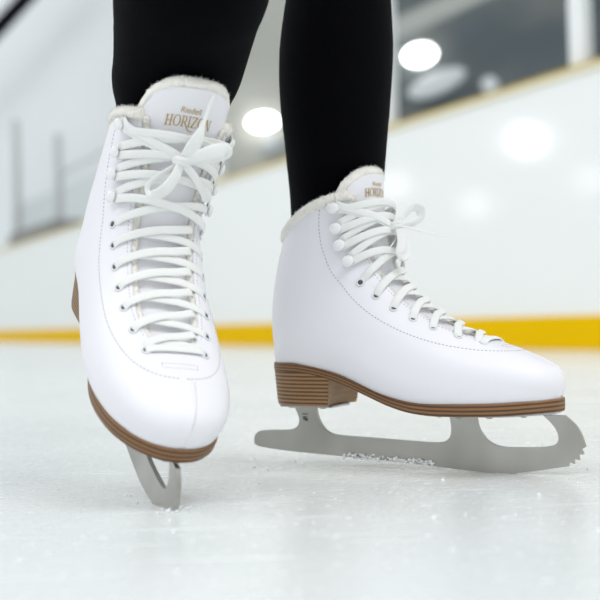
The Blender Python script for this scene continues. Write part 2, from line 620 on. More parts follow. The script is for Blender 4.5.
def nrm(s, q):
    e = 0.02
    a = surf(s + e, q) - surf(s - e, q)
    b_ = surf(s, min(q + e, 1)) - surf(s, q - e)
    n = a.cross(b_)
    if n.length < 1e-12: return Vector((1, 0, 0))
    n.normalize()
    c = cr(CT, min(max(s, 0), K))
    mid = Vector(((c[0] + c[2]) / 2, 0, (c[1] + c[3]) / 2))
    return n if n.dot(surf(s, q) - mid) > 0 else -n


def q_of_y(s, y):
    lo, hi = 0.0, 0.95
    c = cr(CT, min(max(s, 0), K))
    vm = c[6]
    hi = math.sqrt(1 - vm)
    for _ in range(40):
        m_ = (lo + hi) / 2
        if half_width(c, 1 - m_ * m_) < abs(y): lo = m_
        else: hi = m_
    return math.copysign((lo + hi) / 2, y)


def off(s, q, d):
    return surf(s, q) + nrm(s, q) * d


def gap_q(s, extra=0.0):
    if s <= S_TH: return 0.0
    g = lerp1(GAP, s) + extra
    return q_of_y(s, g) if g > 1e-5 else 0.0


ROWS = [0, 0.12, 0.28, 0.45, 0.62, 0.8] + [1 + 0.2 * i for i in range(18)] + [4.6, 4.75, 4.88, 4.95, 4.965, 4.98, 5.0, 5.07, 5.15] + [5.25 + 0.175 * i for i in range(51)]
ROWS = [r_ for r_ in ROWS if r_ < K - 0.05] + [K]


def make_upper(parent):
    NQ = 34
    v, f = [], []
    for s in ROWS:
        g = gap_q(s)
        qs = [g + (1 - g) * (j / NQ) for j in range(NQ + 1)]
        row = [surf(s, -q) for q in qs] + [surf(s, q) for q in reversed(qs)]
        if g == 0.0: row[0].y = row[-1].y = 0.0
        v += row
    n = 2 * (NQ + 1)
    for i in range(len(ROWS) - 1):
        for j in range(n - 1):
            f.append((i * n + j, i * n + j + 1, (i + 1) * n + j + 1, (i + 1) * n + j))
    o = mesh('boot_upper', v, f, M['leather'], parent)
    fix(o, 1e-5)
    so = o.modifiers.new('thickness', 'SOLIDIFY')
    so.thickness = 0.0026
    so.offset = -1
    return o


def fuzz(verts, amp, freq=900, seed=0.0):
    return [p + Vector((noise.noise(p * freq + Vector((seed, 0, 0))), noise.noise(p * freq + Vector((0, 7 + seed, 0))), noise.noise(p * freq + Vector((0, 0, 13 + seed))))) * amp for p in verts]


def hairs(mb, path, rad, count, seed):
    """Short tufts of fleece standing out of a roll."""
    rnd = random.Random(seed)
    for _ in range(count):
        i = rnd.randrange(1, len(path) - 1)
        t = (path[i + 1] - path[i - 1]).normalized()
        a = rnd.uniform(0, 2 * PI)
        o = t.orthogonal().normalized()
        o = (o * math.cos(a) + t.cross(o) * math.sin(a)).normalized()
        j = Vector((rnd.gauss(0, 1), rnd.gauss(0, 1), rnd.gauss(0, 1))) * 0.45
        d = (o + j).normalized()
        p = path[i].lerp(path[i + 1], rnd.random()) + o * rad * 0.75
        q = p + d * rnd.uniform(0.0018, 0.0042)
        e = d.orthogonal().normalized() * 0.00026
        f_ = d.cross(e)
        mb.add([p + e, p - e * 0.5 + f_ * 0.86, p - e * 0.5 - f_ * 0.86, q], [(0, 1, 3), (1, 2, 3), (2, 0, 3)])


def make_lining(parent):
    """Fleece: a roll along the collar and a strip inside each edge of the lacing opening."""
    mb = MB()
    ring, nn = [], []
    g = gap_q(K)
    nq = 110
    for j in range(2 * nq + 1):
        t = -1 + j / nq
        q = math.copysign(g + (1 - g) * (1 - abs(t)), t) if abs(t) > 0 else 1.0
        q = -q
        ring.append(off(K, q, -0.0022) + UPV * 0.0012)
        nn.append(nrm(K, q))
    mb.tube(ring, 0.0048, 16, normals=nn)
    strips = []
    for sd in (-1, 1):
        p, n2 = [], []
        for i in range(150):
            s = K - (K - S_TH - 0.12) * i / 149
            q = gap_q(s, -0.0012) * sd
            p.append(off(s, q, -0.0034))
            n2.append(nrm(s, q))
        mb.tube(p, 0.0030, 10, normals=n2, flat=0.62)
        strips.append(p)
        # wide fleece layer inside the quarter
        rows = 60
        vs, fs = [], []
        for i in range(rows + 1):
            s = S_TH + 0.3 + (K - S_TH - 0.3) * i / rows
            for j in range(5):
                vs.append(off(s, (gap_q(s, -0.001) + 0.05 * j) * sd, -0.0040))
        for i in range(rows):
            for j in range(4):
                fs.append((i * 5 + j, i * 5 + j + 1, (i + 1) * 5 + j + 1, (i + 1) * 5 + j))
        mb.add(vs, fs)
    mb.v = fuzz(mb.v, 0.0011)
    hairs(mb, ring, 0.0048, 3600, 1)
    for r_ in strips: hairs(mb, r_, 0.0026, 1100, 2)
    o = mb.build('collar_lining', M['fleece'], parent)
    return fix(o)


def tongue_sheet(top, half, depth, grow):
    v, f = [], []
    s_vals = [S_TH + 0.05 + (K - S_TH - 0.05) * i / 60 for i in range(61)]
    ext = 16
    nj = 28
    for i in range(61 + ext):
        for j in range(nj + 1):
            t = -1 + 2 * j / nj
            if i < 61:
                s = s_vals[i]
                h = half * min(1, 0.35 + (s - S_TH) / 1.2)
                q = q_of_y(s, h * t)
                v.append(off(s, q, depth))
            else:
                fr = (i - 60) / ext
                hm = (top + grow) * (1 - abs(t) ** 4.5) ** (1 / 2.4) + 0.0005
                q = q_of_y(K, half * t * (1 - 0.04 * fr))
                base_ = off(K, q, depth)
                flare = Vector((1, 0, 0)) * (0.0 * hm * fr * fr)
                v.append(base_ + TUP * (hm * fr) + flare)
    n = nj + 1
    for i in range(60 + ext):
        for j in range(nj):
            f.append((i * n + j, i * n + j + 1, (i + 1) * n + j + 1, (i + 1) * n + j))
    return v, f


def make_tongue(parent, top):
    v, f = tongue_sheet(top, 0.0412, -0.0058, 0)
    o = mesh('tongue', v, f, M['tongue'], parent)
    fix(o)
    so = o.modifiers.new('thickness', 'SOLIDIFY')
    so.thickness = 0.0022
    so.offset = 0
    v, f = tongue_sheet(top, 0.0425, -0.0100, 0.0022)
    l = mesh('tongue_lining', v, f, M['fleece'], parent)
    fix(l)
    so = l.modifiers.new('thickness', 'SOLIDIFY')
    so.thickness = 0.006
    so.offset = 0
    # fuzzy edge that stands proud of the tongue
    mb = MB()
    n = 29
    edge = [Vector(v[i * n]) for i in range(45, 77)] + [Vector(v[76 * n + j]) for j in range(1, 28)] + [Vector(v[i * n + 28]) for i in range(76, 44, -1)]
    fine_ = smooth_path(edge, 3)
    mb.tube(fine_, 0.0046, 14)
    mb.v = fuzz(mb.v, 0.0013, 900, 3)
    hairs(mb, fine_, 0.0046, 3200, 4)
    mb.build('edge_roll', M['fleece'], l)
    return o


# ------------------------------------------------------------------ sole, heel, blade
PLAN = [(-0.0015, 0.0), (-0.0005, 0.0075), (0.002, 0.0130), (0.006, 0.0190), (0.012, 0.0252), (0.020, 0.0300), (0.032, 0.0335), (0.045, 0.0340), (0.06, 0.0332), (0.085, 0.0320),
        (0.105, 0.0330), (0.125, 0.0360), (0.15, 0.0412), (0.17, 0.0447), (0.19, 0.0456), (0.21, 0.0436), (0.225, 0.0398), (0.238, 0.0340), (0.248, 0.0268), (0.2555, 0.0182), (0.2595, 0.0102), (0.2612, 0.0)]
ZTOP = [(0, 0.0990), (0.035, 0.0985), (0.055, 0.0955), (0.075, 0.0895), (0.095, 0.0815), (0.12, 0.0722), (0.14, 0.0678), (0.16, 0.0668), (0.19, 0.0672), (0.22, 0.0682), (0.2612, 0.0712)]


def ztop(x):
    return (lerp1(ZTOP, x - 0.008) + lerp1(ZTOP, x) * 2 + lerp1(ZTOP, x + 0.008)) / 4


def zthick(x):
    return lerp1([(0, 0.0075), (0.08, 0.0075), (0.13, 0.0088), (0.16, 0.0098), (0.27, 0.0104)], x)


def plan_pts(sub=4):
    p = [Vector((x, y, 0)) for x, y in PLAN]
    return smooth_path([tuple(q) for q in p], sub)


def make_outsole(parent):
    pts = plan_pts()
    v, f, uv = [], [], []
    lv = [(1.0, 0.0), (0.95, 0.0006), (0.55, 0.0010), (0.10, 0.0004), (0.0, -0.0006)]     # height share, outward
    for p in pts:
        w = max(p.y, 0)
        for sd in (-1, 1):
            for h, o_ in lv:
                z = ztop(p.x) - zthick(p.x) * (1 - h)
                v.append((p.x, sd * max(w + o_ * (1 if w > 0.004 else 0), 0), z))
                uv.append((p.x * 4, h))
    n = 10
    for i in range(len(pts) - 1):
        a, c = i * n, (i + 1) * n
        for j in range(4):
            f.append((a + j, a + j + 1, c + j + 1, c + j))
            f.append((a + 5 + j, c + 5 + j, c + 6 + j, a + 6 + j))
        f.append((a, c, c + 5, a + 5))
        f.append((a + 4, a + 9, c + 9, c + 4))
    o = mesh('outsole', v, f, M['sole'], parent, uv=uv)
    fix(o)
    return sharp(o, 40)


def make_heel(parent):
    pts = [p for p in plan_pts() if p.x < 0.069]
    out = [(p.x, -max(p.y, 0)) for p in pts]
    brx = out[-1][0]
    w = -out[-1][1]
    breast = [(brx - 0.0055 * (1 - t * t), w * t) for t in (-0.75, -0.4, 0, 0.4, 0.75)]
    loop = out + breast + [(x, -y) for x, y in reversed(out[1:])]
    v, f, uv = [], [], []
    rows = 7
    z0 = 0.0615
    for i in range(rows + 1):
        t = i / rows
        for (x, y) in loop:
            zt = ztop(x) - zthick(x) + 0.0008
            k_ = 0.92 + 0.08 * t
            if i == 0: k_ = 0.905
            z = z0 + (zt - z0) * t
            v.append((0.034 + (x - 0.034) * k_, y * k_, z))
            uv.append((x * 4, (z - z0) / 0.03))
    n = len(loop)
    for i in range(rows):
        for j in range(n):
            j2 = (j + 1) % n
            f.append((i * n + j, i * n + j2, (i + 1) * n + j2, (i + 1) * n + j))
    f.append(tuple(range(n - 1, -1, -1)))
    f.append(tuple(rows * n + j for j in range(n)))
    o = mesh('heel', v, f, M['heel'], parent, uv=uv)
    o.data.materials.append(M['breast'])
    for i in range(rows):
        for j in range(len(out) - 1, len(out) + len(breast)):
            o.data.polygons[i * n + j].material_index = 1
    fix(o)
    return sharp(o, 40)


BL = [  # blade outline (x, z); the flag marks corners that stay sharp
    (-0.0262, 0.0270, 0), (-0.0235, 0.0218, 0), (-0.005, 0.0192, 0), (0.015, 0.0178, 0), (0.06, 0.0156, 0), (0.10, 0.0138, 0), (0.136, 0.0117, 0), (0.165, 0.0095, 0), (0.19, 0.0080, 0), (0.2075, 0.0076, 0),
    (0.225, 0.0090, 0), (0.2406, 0.0115, 0), (0.255, 0.0142, 0), (0.2648, 0.0160, 1), (0.2652, 0.0196, 1), (0.2696, 0.0180, 1), (0.2692, 0.0222, 1), (0.2738, 0.0214, 1), (0.2730, 0.0258, 1), (0.2772, 0.0262, 1), (0.2754, 0.0302, 1), (0.2788, 0.0322, 1),
    (0.2772, 0.0375, 0), (0.2748, 0.0435, 0), (0.2706, 0.0500, 0), (0.2625, 0.0570, 1),
    (0.2440, 0.0570, 1), (0.2495, 0.0520, 0), (0.2545, 0.0460, 0), (0.2568, 0.0395, 0), (0.2555, 0.0345, 0), (0.2500, 0.0318, 0), (0.240, 0.0305, 0), (0.222, 0.0296, 0), (0.2085, 0.0298, 0), (0.1990, 0.0330, 0), (0.1935, 0.0385, 0), (0.1895, 0.0450, 0), (0.1868, 0.0560, 1),
    (0.1628, 0.0560, 1), (0.1648, 0.0470, 0), (0.1645, 0.0385, 0), (0.1610, 0.0333, 0), (0.1530, 0.0312, 0), (0.138, 0.0312, 0), (0.117, 0.0320, 0), (0.09, 0.0330, 0), (0.066, 0.0338, 0), (0.0535, 0.0350, 0), (0.0465, 0.0385, 0), (0.0415, 0.0450, 0), (0.0385, 0.0520, 0), (0.0372, 0.0600, 1),
    (0.0150, 0.0600, 1), (0.0185, 0.0530, 0), (0.0205, 0.0470, 0), (0.0190, 0.0415, 0), (0.0140, 0.0382, 0), (0.0070, 0.0372, 0), (-0.008, 0.0366, 0), (-0.0195, 0.0354, 0), (-0.0245, 0.0322, 0)]


def make_blade(parent):
    n0 = len(BL)
    pts = []
    for i in range(n0):
        a, b_ = BL[i], BL[(i + 1) % n0]
        pts.append((a[0], a[1]))
        if not (a[2] and b_[2]):
            p0 = BL[i - 1] if not a[2] else (2 * a[0] - b_[0], 2 * a[1] - b_[1])
            p3 = BL[(i + 2) % n0] if not b_[2] else (2 * b_[0] - a[0], 2 * b_[1] - a[1])
            for t in (0.33, 0.67):
                pts.append(tuple(0.5 * (2 * a[k] + (b_[k] - p0[k]) * t + (2 * p0[k] - 5 * a[k] + 4 * b_[k] - p3[k]) * t * t + (3 * a[k] - p0[k] - 3 * b_[k] + p3[k]) * t ** 3) for k in (0, 1)))
    bm = bmesh.new()
    ths = 0.0019
    ring = [bm.verts.new((x, -ths, z)) for x, z in pts]
    f0 = bm.faces.new(ring)
    ex = bmesh.ops.extrude_face_region(bm, geom=[f0])
    for e in ex['geom']:
        if isinstance(e, bmesh.types.BMVert): e.co.y = ths
    bmesh.ops.triangulate(bm, faces=[f_ for f_ in bm.faces if len(f_.verts) > 4])
    bmesh.ops.recalc_face_normals(bm, faces=bm.faces)
    me = bpy.data.meshes.new('blade')
    bm.to_mesh(me)
    bm.free()
    me.materials.append(M['steel'])
    me.polygons.foreach_set('use_smooth', [True] * len(me.polygons))
    o = bpy.data.objects.new('blade', me)
    COL.objects.link(o)
    o.parent = parent
    sharp(o, 30)
    # mounting plates and their screws
    mb = MB()
    pl = [q for q in plan_pts() if 0.148 < q.x < 0.2575]
    vs, fs = [], []
    for q in pl:
        z = ztop(q.x) - zthick(q.x)
        w = min(q.y * 0.62, 0.026)
        for sd in (-1, 1):
            vs += [(q.x, sd * w, z + 0.0002), (q.x, sd * w, z - 0.0019)]
    for i in range(len(pl) - 1):
        a, c = i * 4, i * 4 + 4
        fs += [(a, a + 1, c + 1, c), (a + 2, c + 2, c + 3, a + 3), (a, c, c + 2, a + 2), (a + 1, a + 3, c + 3, c + 1)]
    fs += [(0, 2, 3, 1), tuple(len(vs) - 4 + k_ for k_ in (0, 1, 3, 2))]
    mb.add(vs, fs)
    p1 = mb.build('sole_plate', M['plate'], o, smooth=False)
    fix(p1)
    mb = MB()
    mb.box((0.036, 0, 0.0605), (0.026, 0.019, 0.0011))
    p2 = mb.build('heel_plate', M['plate'], o, smooth=False)
    q = p2.modifiers.new('bevel', 'BEVEL'); q.width = 0.003; q.segments = 3; q.affect = 'EDGES'
    for par, spots, zf in ((p1, [(0.160, 0.016), (0.178, 0.020), (0.205, 0.021), (0.232, 0.016), (0.250, 0.009)], None), (p2, [(0.018, 0.011), (0.050, 0.013)], 0.0593)):
        for x, y in spots:
            for sd in (-1, 1):
                z = zf if zf else ztop(x) - zthick(x) - 0.0019
                mb = MB()
                mb.ball((x, y * sd, z), (0.0036, 0.0036, 0.0014), 12, 6)
                mb.build('screw', M['plate'], par)
    # small stamped mark on the rear stanchion
    mb = MB()
    for (x, z, w, h) in ((0.0265, 0.0520, 0.0028, 0.0005), (0.0265, 0.0495, 0.0022, 0.0005), (0.0278, 0.0472, 0.0016, 0.0014), (0.0252, 0.0478, 0.0008, 0.0010)):
        for sd in (-1, 1):
            mb.box((x, sd * 0.00195, z), (w, 0.0001, h))
    mb.build('stamp', M['mark'], o, smooth=False)
    return o



# ------------------------------------------------------------------ where the two skates stand
def pose(yaw, pitch, roll, o):
    y, p, r_ = R(yaw), R(pitch), R(roll)
    fw = Vector((math.cos(y), -math.sin(y), 0))
    lf = Vector((math.sin(y), math.cos(y), 0))
    up = Vector((0, 0, 1))
    f2 = fw * math.cos(p) - up * math.sin(p)
    u2 = up * math.cos(p) + fw * math.sin(p)
    l3 = lf * math.cos(r_) + u2 * math.sin(r_)
    u3 = u2 * math.cos(r_) - lf * math.sin(r_)
    return Matrix(((f2.x, l3.x, u3.x, o[0]), (f2.y, l3.y, u3.y, o[1]), (f2.z, l3.z, u3.z, o[2]), (0, 0, 0, 1)))


FLAT = pose(27, 1.0, 0, (-0.022, 1.095, -0.0042))
TOE = pose(66.8, 29.0, -7.8, (0, 0, 0))
_c = TOE @ Vector((0.2735, 0, 0.0240))           # the toe pick bites the ice here
TOE.translation = Vector((-0.0958, 0.8520, -0.0045)) - _c


HOOKS = [(13.68, 0.545), (12.70, 0.520), (11.85, 0.495), (10.85, 0.445)]           # top to bottom (s, |q|)
EYES = [(9.42, 0.425), (8.50, 0.398), (7.70, 0.368), (6.95, 0.325), (6.26, 0.285), (5.48, 0.240), (4.78, 0.185)]
SEAM = [(13.97, 0.66), (12.9, 0.645), (11.5, 0.59), (10.1, 0.535), (9.0, 0.54), (8.05, 0.55), (7.15, 0.52), (6.2, 0.475), (5.35, 0.425), (4.65, 0.355), (4.2, 0.25), (3.95, 0.13), (3.86, 0.0)]


def make_eyelets(parent):
    for (s, q) in EYES:
        for sd in (-1, 1):
            p, n = surf(s, q * sd), nrm(s, q * sd)
            t = n.orthogonal().normalized()
            b_ = n.cross(t)
            mb = MB()
            ring = [p + n * 0.0004 + (t * math.cos(a * PI / 9) + b_ * math.sin(a * PI / 9)) * 0.0030 for a in range(19)]
            mb.tube(ring, 0.00085, 8, cap=False)
            e = mb.build('eyelet', M['eyelet'], parent)
            mb = MB()
            rot = n.to_track_quat('Z', 'Y').to_matrix()
            mb.ball(p + n * 0.0001, (0.0021, 0.0021, 0.0003), 14, 4, rot)
            mb.build('hole', M['hole'], e)


def make_hooks(parent):
    for (s, q) in HOOKS:
        for sd in (-1, 1):
            p, n = surf(s, q * sd), nrm(s, q * sd)
            out = (surf(s, (q + 0.05) * sd) - p).normalized()
            rot = Matrix((out, n.cross(out), n)).transposed()
            mb = MB()
            mb.ball(p + n * 0.0004, (0.0050, 0.0038, 0.0010), 16, 6, rot)
            mb.tube([p, p + n * 0.0022, p + n * 0.0050 + out * 0.0004], 0.0016, 10)
            mb.ball(p + n * 0.0056 + out * 0.0009, (0.0055, 0.0048, 0.0024), 20, 12, rot)
            mb.build('lace_hook', M['hook'], parent)


def dashes(mb, pts, nms, ln, gap, rad):
    acc = [0.0]
    for a, c in zip(pts, pts[1:]): acc.append(acc[-1] + (c - a).length)

    def at(d):
        for i in range(len(acc) - 1):
            if d <= acc[i + 1]:
                t = (d - acc[i]) / max(acc[i + 1] - acc[i], 1e-9)
                return pts[i].lerp(pts[i + 1], t), nms[i].lerp(nms[i + 1], t)
        return pts[-1], nms[-1]
    d = 0
    while d + ln < acc[-1]:
        a, na = at(d)
        m_, nm = at(d + ln / 2)
        c, nc = at(d + ln)
        mb.tube([a - na * rad * 0.6, m_ + nm * rad * 0.35, c - nc * rad * 0.6], rad, 6)
        d += ln + gap


def make_stitching(parent):
    mb = MB()
    ctl = smooth_path([(s, q, 0) for s, q in SEAM], 10)
    for sd in (-1, 1):
        pts = [surf(c.x, c.y * sd) for c in ctl]
        nms = [nrm(c.x, c.y * sd) for c in ctl]
        dashes(mb, pts, nms, 0.0018, 0.0014, 0.00038)
        ss = [13.9 - (13.9 - 5.25) * i / 120 for i in range(121)]
        pts = [surf(s, (gap_q(s) + 0.035) * sd) for s in ss]
        nms = [nrm(s, (gap_q(s) + 0.035) * sd) for s in ss]
        dashes(mb, pts, nms, 0.0016, 0.0014, 0.00026)
        ss = [3.78 - 3.2 * i / 60 for i in range(61)]
        pts = [surf(s, 0.018 + 0.045 * sd) for s in ss]
        nms = [nrm(s, 0.018 + 0.045 * sd) for s in ss]
        if sd > 0: dashes(mb, pts, nms, 0.0016, 0.0012, 0.00026)
    # small bar tack below the lacing
    box = [(4.36, -0.10), (4.36, 0.10), (4.22, 0.10), (4.22, -0.10), (4.36, -0.10)]
    for (s0, q0), (s1, q1) in zip(box, box[1:]):
        pts = [surf(s0 + (s1 - s0) * i / 8, q0 + (q1 - q0) * i / 8) for i in range(9)]
        nms = [nrm(s0 + (s1 - s0) * i / 8, q0 + (q1 - q0) * i / 8) for i in range(9)]
        dashes(mb, pts, nms, 0.0015, 0.0009, 0.00022)
    mb.build('stitching', M['thread'], parent)
    mb = MB()
    ss = [3.86 - 3.5 * i / 60 for i in range(61)]
    mb.tube([surf(s, 0.04) for s in ss], 0.0009, 8, normals=[nrm(s, 0.04) for s in ss], flat=0.5)
    mb.build('toe_seam', M['leather'], parent)


LW, LF = 0.0033, 0.24


def strand(mb, a, b_, h0, h1, hm, n=26, w=LW):
    """A flat lace from (s, q) a to b, following the boot front at heights h0..hm..h1."""
    pts, nms = [], []
    for i in range(n + 1):
        t = i / n
        s = a[0] + (b_[0] - a[0]) * t
        q = a[1] + (b_[1] - a[1]) * t
        if t < 0.16: h = h0 + (hm - h0) * math.sin(t / 0.16 * PI / 2)
        elif t > 0.84: h = h1 + (hm - h1) * math.sin((1 - t) / 0.16 * PI / 2)
        else: h = hm
        pts.append(off(s, q, h))
        nms.append(nrm(s, q))
    mb.tube(pts, w, 12, normals=nms, flat=LF, power=2.6)


def make_lace(parent, bows, knot_s, knot_y):
    mb = MB()
    s, q = EYES[-1]
    strand(mb, (s, -q - 0.012), (s + 0.05, q + 0.012), -0.0012, -0.0012, 0.0019)
    for i in range(len(EYES) - 1, 0, -1):
        s0, q0 = EYES[i]
        s1, q1 = EYES[i - 1]
        g = gap_q(s1)
        strand(mb, (s0 + (0.0 if i < 6 else 0.12), q0 + 0.012), (s0 + 0.42 * (s1 - s0), -(g - 0.015)), -0.0012, -0.0036, 0.0005)
        strand(mb, (s0 + (0.0 if i < 6 else 0.12), -q0 - 0.012), (s1 - 0.08, g - 0.015), -0.0012, -0.0036, 0.0024)
    # up to the hooks, each strand round its hook and on to the opposite side
    chain = [EYES[0]] + HOOKS[::-1]
    for sd, lift in ((1, 0.0010), (-1, 0.0026)):
        for j in range(len(chain) - 1):
            (s0, q0), (s1, q1) = chain[j], chain[j + 1]
            a = (s0 + (0.16 if j else 0.0), (q0 - 0.01) * -sd)
            b_ = (s1 - 0.16, (q1 - 0.01) * sd)
            strand(mb, a, b_, 0.0028 if j else -0.0012, 0.0028, 0.0022 + lift + 0.0006 * (j % 2))
        for (s1, q1) in HOOKS[::-1]:
            pts, nms = [], []
            for k_ in range(13):
                a = -PI / 2 + PI * k_ / 12
                s = s1 + 0.17 * math.sin(a)
                q = (q1 - 0.01 + 0.028 * math.cos(a)) * sd
                pts.append(off(s, q, 0.0030))
                nms.append(nrm(s, q))
            mb.tube(pts, 0.0019, 10, normals=nms, flat=0.5)
        s1, q1 = HOOKS[0]
        strand(mb, (s1 + 0.16, (q1 - 0.01) * sd), (knot_s + 0.1, 0.03 * sd), 0.0028, 0.0062, 0.0050)
        strand(mb, (s1 - 0.10, (q1 - 0.03) * sd), (knot_s - 0.15, 0.02 * sd), 0.0028, 0.0060, 0.0042, w=0.0022)
    lace = mb.build('lace', M['lace'], parent)
    o0 = off(knot_s, 0, 0.0050) + Vector((0, knot_y, 0))
    en = nrm(knot_s, 0)
    eu = (off(knot_s + 0.3, 0, 0.005) - off(knot_s - 0.3, 0, 0.005)).normalized()
    ey = Vector((0, 1, 0))

    def loc(y, u, n): return o0 + ey * y + eu * u + en * n
    mb = MB()
    mb.ball(loc(0, 0, 0.0035), (0.0048, 0.0060, 0.0042), 18, 12, Matrix((en, ey, eu)).transposed())
    for k_ in (-1, 1):                                   # the band round the knot
        ring = [loc(0.0062 * math.cos(a * PI / 10) * 1.0, k_ * 0.0016 + 0.0012 * math.sin(a * PI / 10), 0.0035 + 0.0050 * math.sin(a * PI / 10)) for a in range(21)]
        mb.tube(ring, 0.0020, 8, normals=[(p - loc(0, 0, 0.0035)) for p in ring], flat=0.5, cap=False)
    for path, wid, nv in bows:
        c = smooth_path(path, 7)
        pts = [loc(*p) for p in c]
        m_ = len(pts)
        nvec = (ey * nv[0] + eu * nv[1] + en * nv[2]).normalized()
        wd = lambda t, wid=wid: lerp1(wid, t)
        mb.tube(pts, wd, 12, normals=[nvec] * m_, flat=0.24, power=2.6)
    mb.build('bow', M['lace'], lace)
    return lace


def glyph_quads():
    """Roman capitals on a unit cap height; each letter is a list of polygons."""
    def ring(cx, cy, rx, ry, ix, iy, a0, a1, n=22):
        out = []
        for i in range(n):
            a, b_ = a0 + (a1 - a0) * i / n, a0 + (a1 - a0) * (i + 1) / n
            out.append([(cx + rx * math.cos(a), cy + ry * math.sin(a)), (cx + rx * math.cos(b_), cy + ry * math.sin(b_)),
                        (cx + ix * math.cos(b_), cy + iy * math.sin(b_)), (cx + ix * math.cos(a), cy + iy * math.sin(a))])
        return out

    def rect(x0, y0, x1, y1): return [(x0, y0), (x1, y0), (x1, y1), (x0, y1)]
    def serif(cx, y, w=0.36): return rect(cx - w / 2, y, cx + w / 2, y + 0.055)
    t = 0.15
    g = {}
    g['H'] = (0.92, [rect(.14, 0, .14 + t, 1), rect(.64, 0, .64 + t, 1), rect(.2, .47, .7, .54), serif(.215, 0), serif(.215, .945), serif(.715, 0), serif(.715, .945)])
    g['O'] = (0.98, ring(.49, .5, .45, .52, .29, .46, 0, 2 * PI, 36))
    g['R'] = (0.80, [rect(.12, 0, .12 + t, 1), serif(.195, 0), serif(.195, .945), rect(.2, .945, .42, 1.0), rect(.2, .45, .45, .51)]
              + ring(.41, .725, .28, .275, .13, .22, -PI / 2, PI / 2, 18)
              + [[(.36, .48), (.52, .48), (.80, .08), (.66, .06)], [(.66, .06), (.80, .08), (1.02, -.22), (.94, -.27)], [(.94, -.27), (1.02, -.22), (1.40, -.36), (1.30, -.45)], [(1.30, -.45), (1.40, -.36), (1.72, -.33), (1.75, -.37)]])
    g['I'] = (0.42, [rect(.14, 0, .14 + t, 1), serif(.215, 0), serif(.215, .945)])
    g['Z'] = (0.82, [rect(.08, .93, .76, 1), rect(.06, 0, .76, .07), [(.06, .05), (.24, .05), (.76, .95), (.58, .95)], rect(.08, .78, .13, .95), rect(.71, .05, .76, .24)])
    g['N'] = (0.95, [rect(.14, 0, .21, 1), rect(.72, 0, .79, 1), [(.10, 1), (.30, 1), (.79, .0), (.66, .0)], serif(.175, 0, .28), serif(.755, .945, .28)])
    return g


def make_lettering(parent, s0, du=0.0):
    g = glyph_quads()
    mb = MB()

    def put(poly, x0, y0, k_):
        # subdivide along the length so the letters follow the tongue
        vs = []
        for (x, y) in poly:
            u, v_ = x0 + x * k_, y0 + y * k_
            s = s0 + v_ / 0.0142
            vs.append(off(s, q_of_y(s, u) if abs(u) > 1e-5 else 0.0, -0.0042))
        mb.add(vs, [tuple(range(len(vs)))])
    cap = 0.0068
    word = 'HORIZON'
    tot = sum(g[c][0] for c in word) * cap
    x = -tot / 2 + du
    for c in word:
        for poly in g[c][1]: put(poly, x, 0, cap)
        x += g[c][0] * cap
    # the smaller word above it
    fc = bpy.data.curves.new('small_word', 'FONT')
    fc.body = 'Riedell'
    fc.size = 0.0052
    fc.align_x = 'CENTER'
    fo = bpy.data.objects.new('small_word', fc)
    COL.objects.link(fo)
    me = fo.to_mesh()
    tri = [tuple(p.vertices) for p in me.polygons]
    vs = []
    for v_ in me.vertices:
        u = v_.co.x * 1.25 - 0.001 + du
        s = s0 + (v_.co.y + 0.0086) / 0.0142
        vs.append(off(s, q_of_y(s, u) if abs(u) > 1e-5 else 0.0, -0.0042))
    fo.to_mesh_clear()
    bpy.data.objects.remove(fo)
    bpy.data.curves.remove(fc)
    mb.add(vs, tri)
    return mb.build('lettering', M['gold'], parent, smooth=False)


BOW_TOE = [
    ([(0, .002, .005), (.0030, .0110, .0085), (.0056, .0225, .0090), (.0076, .0320, .0065), (.0098, .0430, .0032), (.0118, .0530, .0010)], [(0, .0042), (.22, .0060), (.36, .0050), (.5, .0028), (.62, .0016), (1, .0013)], (0, 0, 1)),
    ([(-.001, -.002, .005), (-.0045, -.0105, .0105), (-.0095, -.0195, .0130), (-.0150, -.0255, .0125), (-.0200, -.0275, .0100), (-.0225, -.0235, .0070), (-.0185, -.0165, .0055), (-.0090, -.0080, .0045), (0, -.001, .004)], [(0, .0040), (.25, .0056), (.42, .0044), (.56, .0024), (1, .0020)], (0.3, 0.1, 1)),
    ([(.001, .001, .005), (.009, .0075, .0105), (.018, .0130, .0130), (.026, .0150, .0115), (.0300, .0135, .0085), (.026, .0095, .0060), (.016, .0050, .0050), (.005, .0005, .004)], [(0, .0034), (.3, .0058), (.55, .0058), (.8, .0044), (1, .0028)], (-0.1, 0.15, 1)),
    ([(.002, -.002, .004), (.010, -.0080, .0065), (.020, -.0180, .0050), (.029, -.0300, -.0010)], [(0, .0028), (.6, .0030), (1, .0020)], (0, 0, 1)),
]
BOW_FLAT = [
    ([(0, .001, .005), (.008, .009, .010), (.018, .0155, .015), (.027, .0140, .018), (.029, .0070, .016), (.021, .0020, .012), (.010, .0005, .008), (.001, 0, .005)], [(0, .0026), (.35, .0044), (.6, .0040), (1, .0024)], (0.5, 0.5, -0.4)),
    ([(-.001, -.001, .005), (-.0065, -.0090, .0095), (-.0135, -.0180, .0120), (-.0175, -.0255, .0110), (-.0130, -.0295, .0125), (-.0060, -.0240, .0130), (-.0015, -.0130, .0105), (0, -.003, .006)], [(0, .0026), (.3, .0042), (.6, .0036), (1, .0024)], (-0.8, 0.2, 0.6)),
    ([(.002, 0, .005), (.010, -.0020, .011), (.018, -.0065, .020), (.026, -.0115, .031), (.030, -.0140, .038)], [(0, .0024), (.5, .0022), (1, .0010)], (-0.5, 0.8, 0.1)),
    ([(-.001, .001, .004), (-.004, -.006, .0065), (-.004, -.018, .0060), (.002, -.032, .0030)], [(0, .0024), (.7, .0022), (1, .0012)], (-0.3, 0, 1)),
]


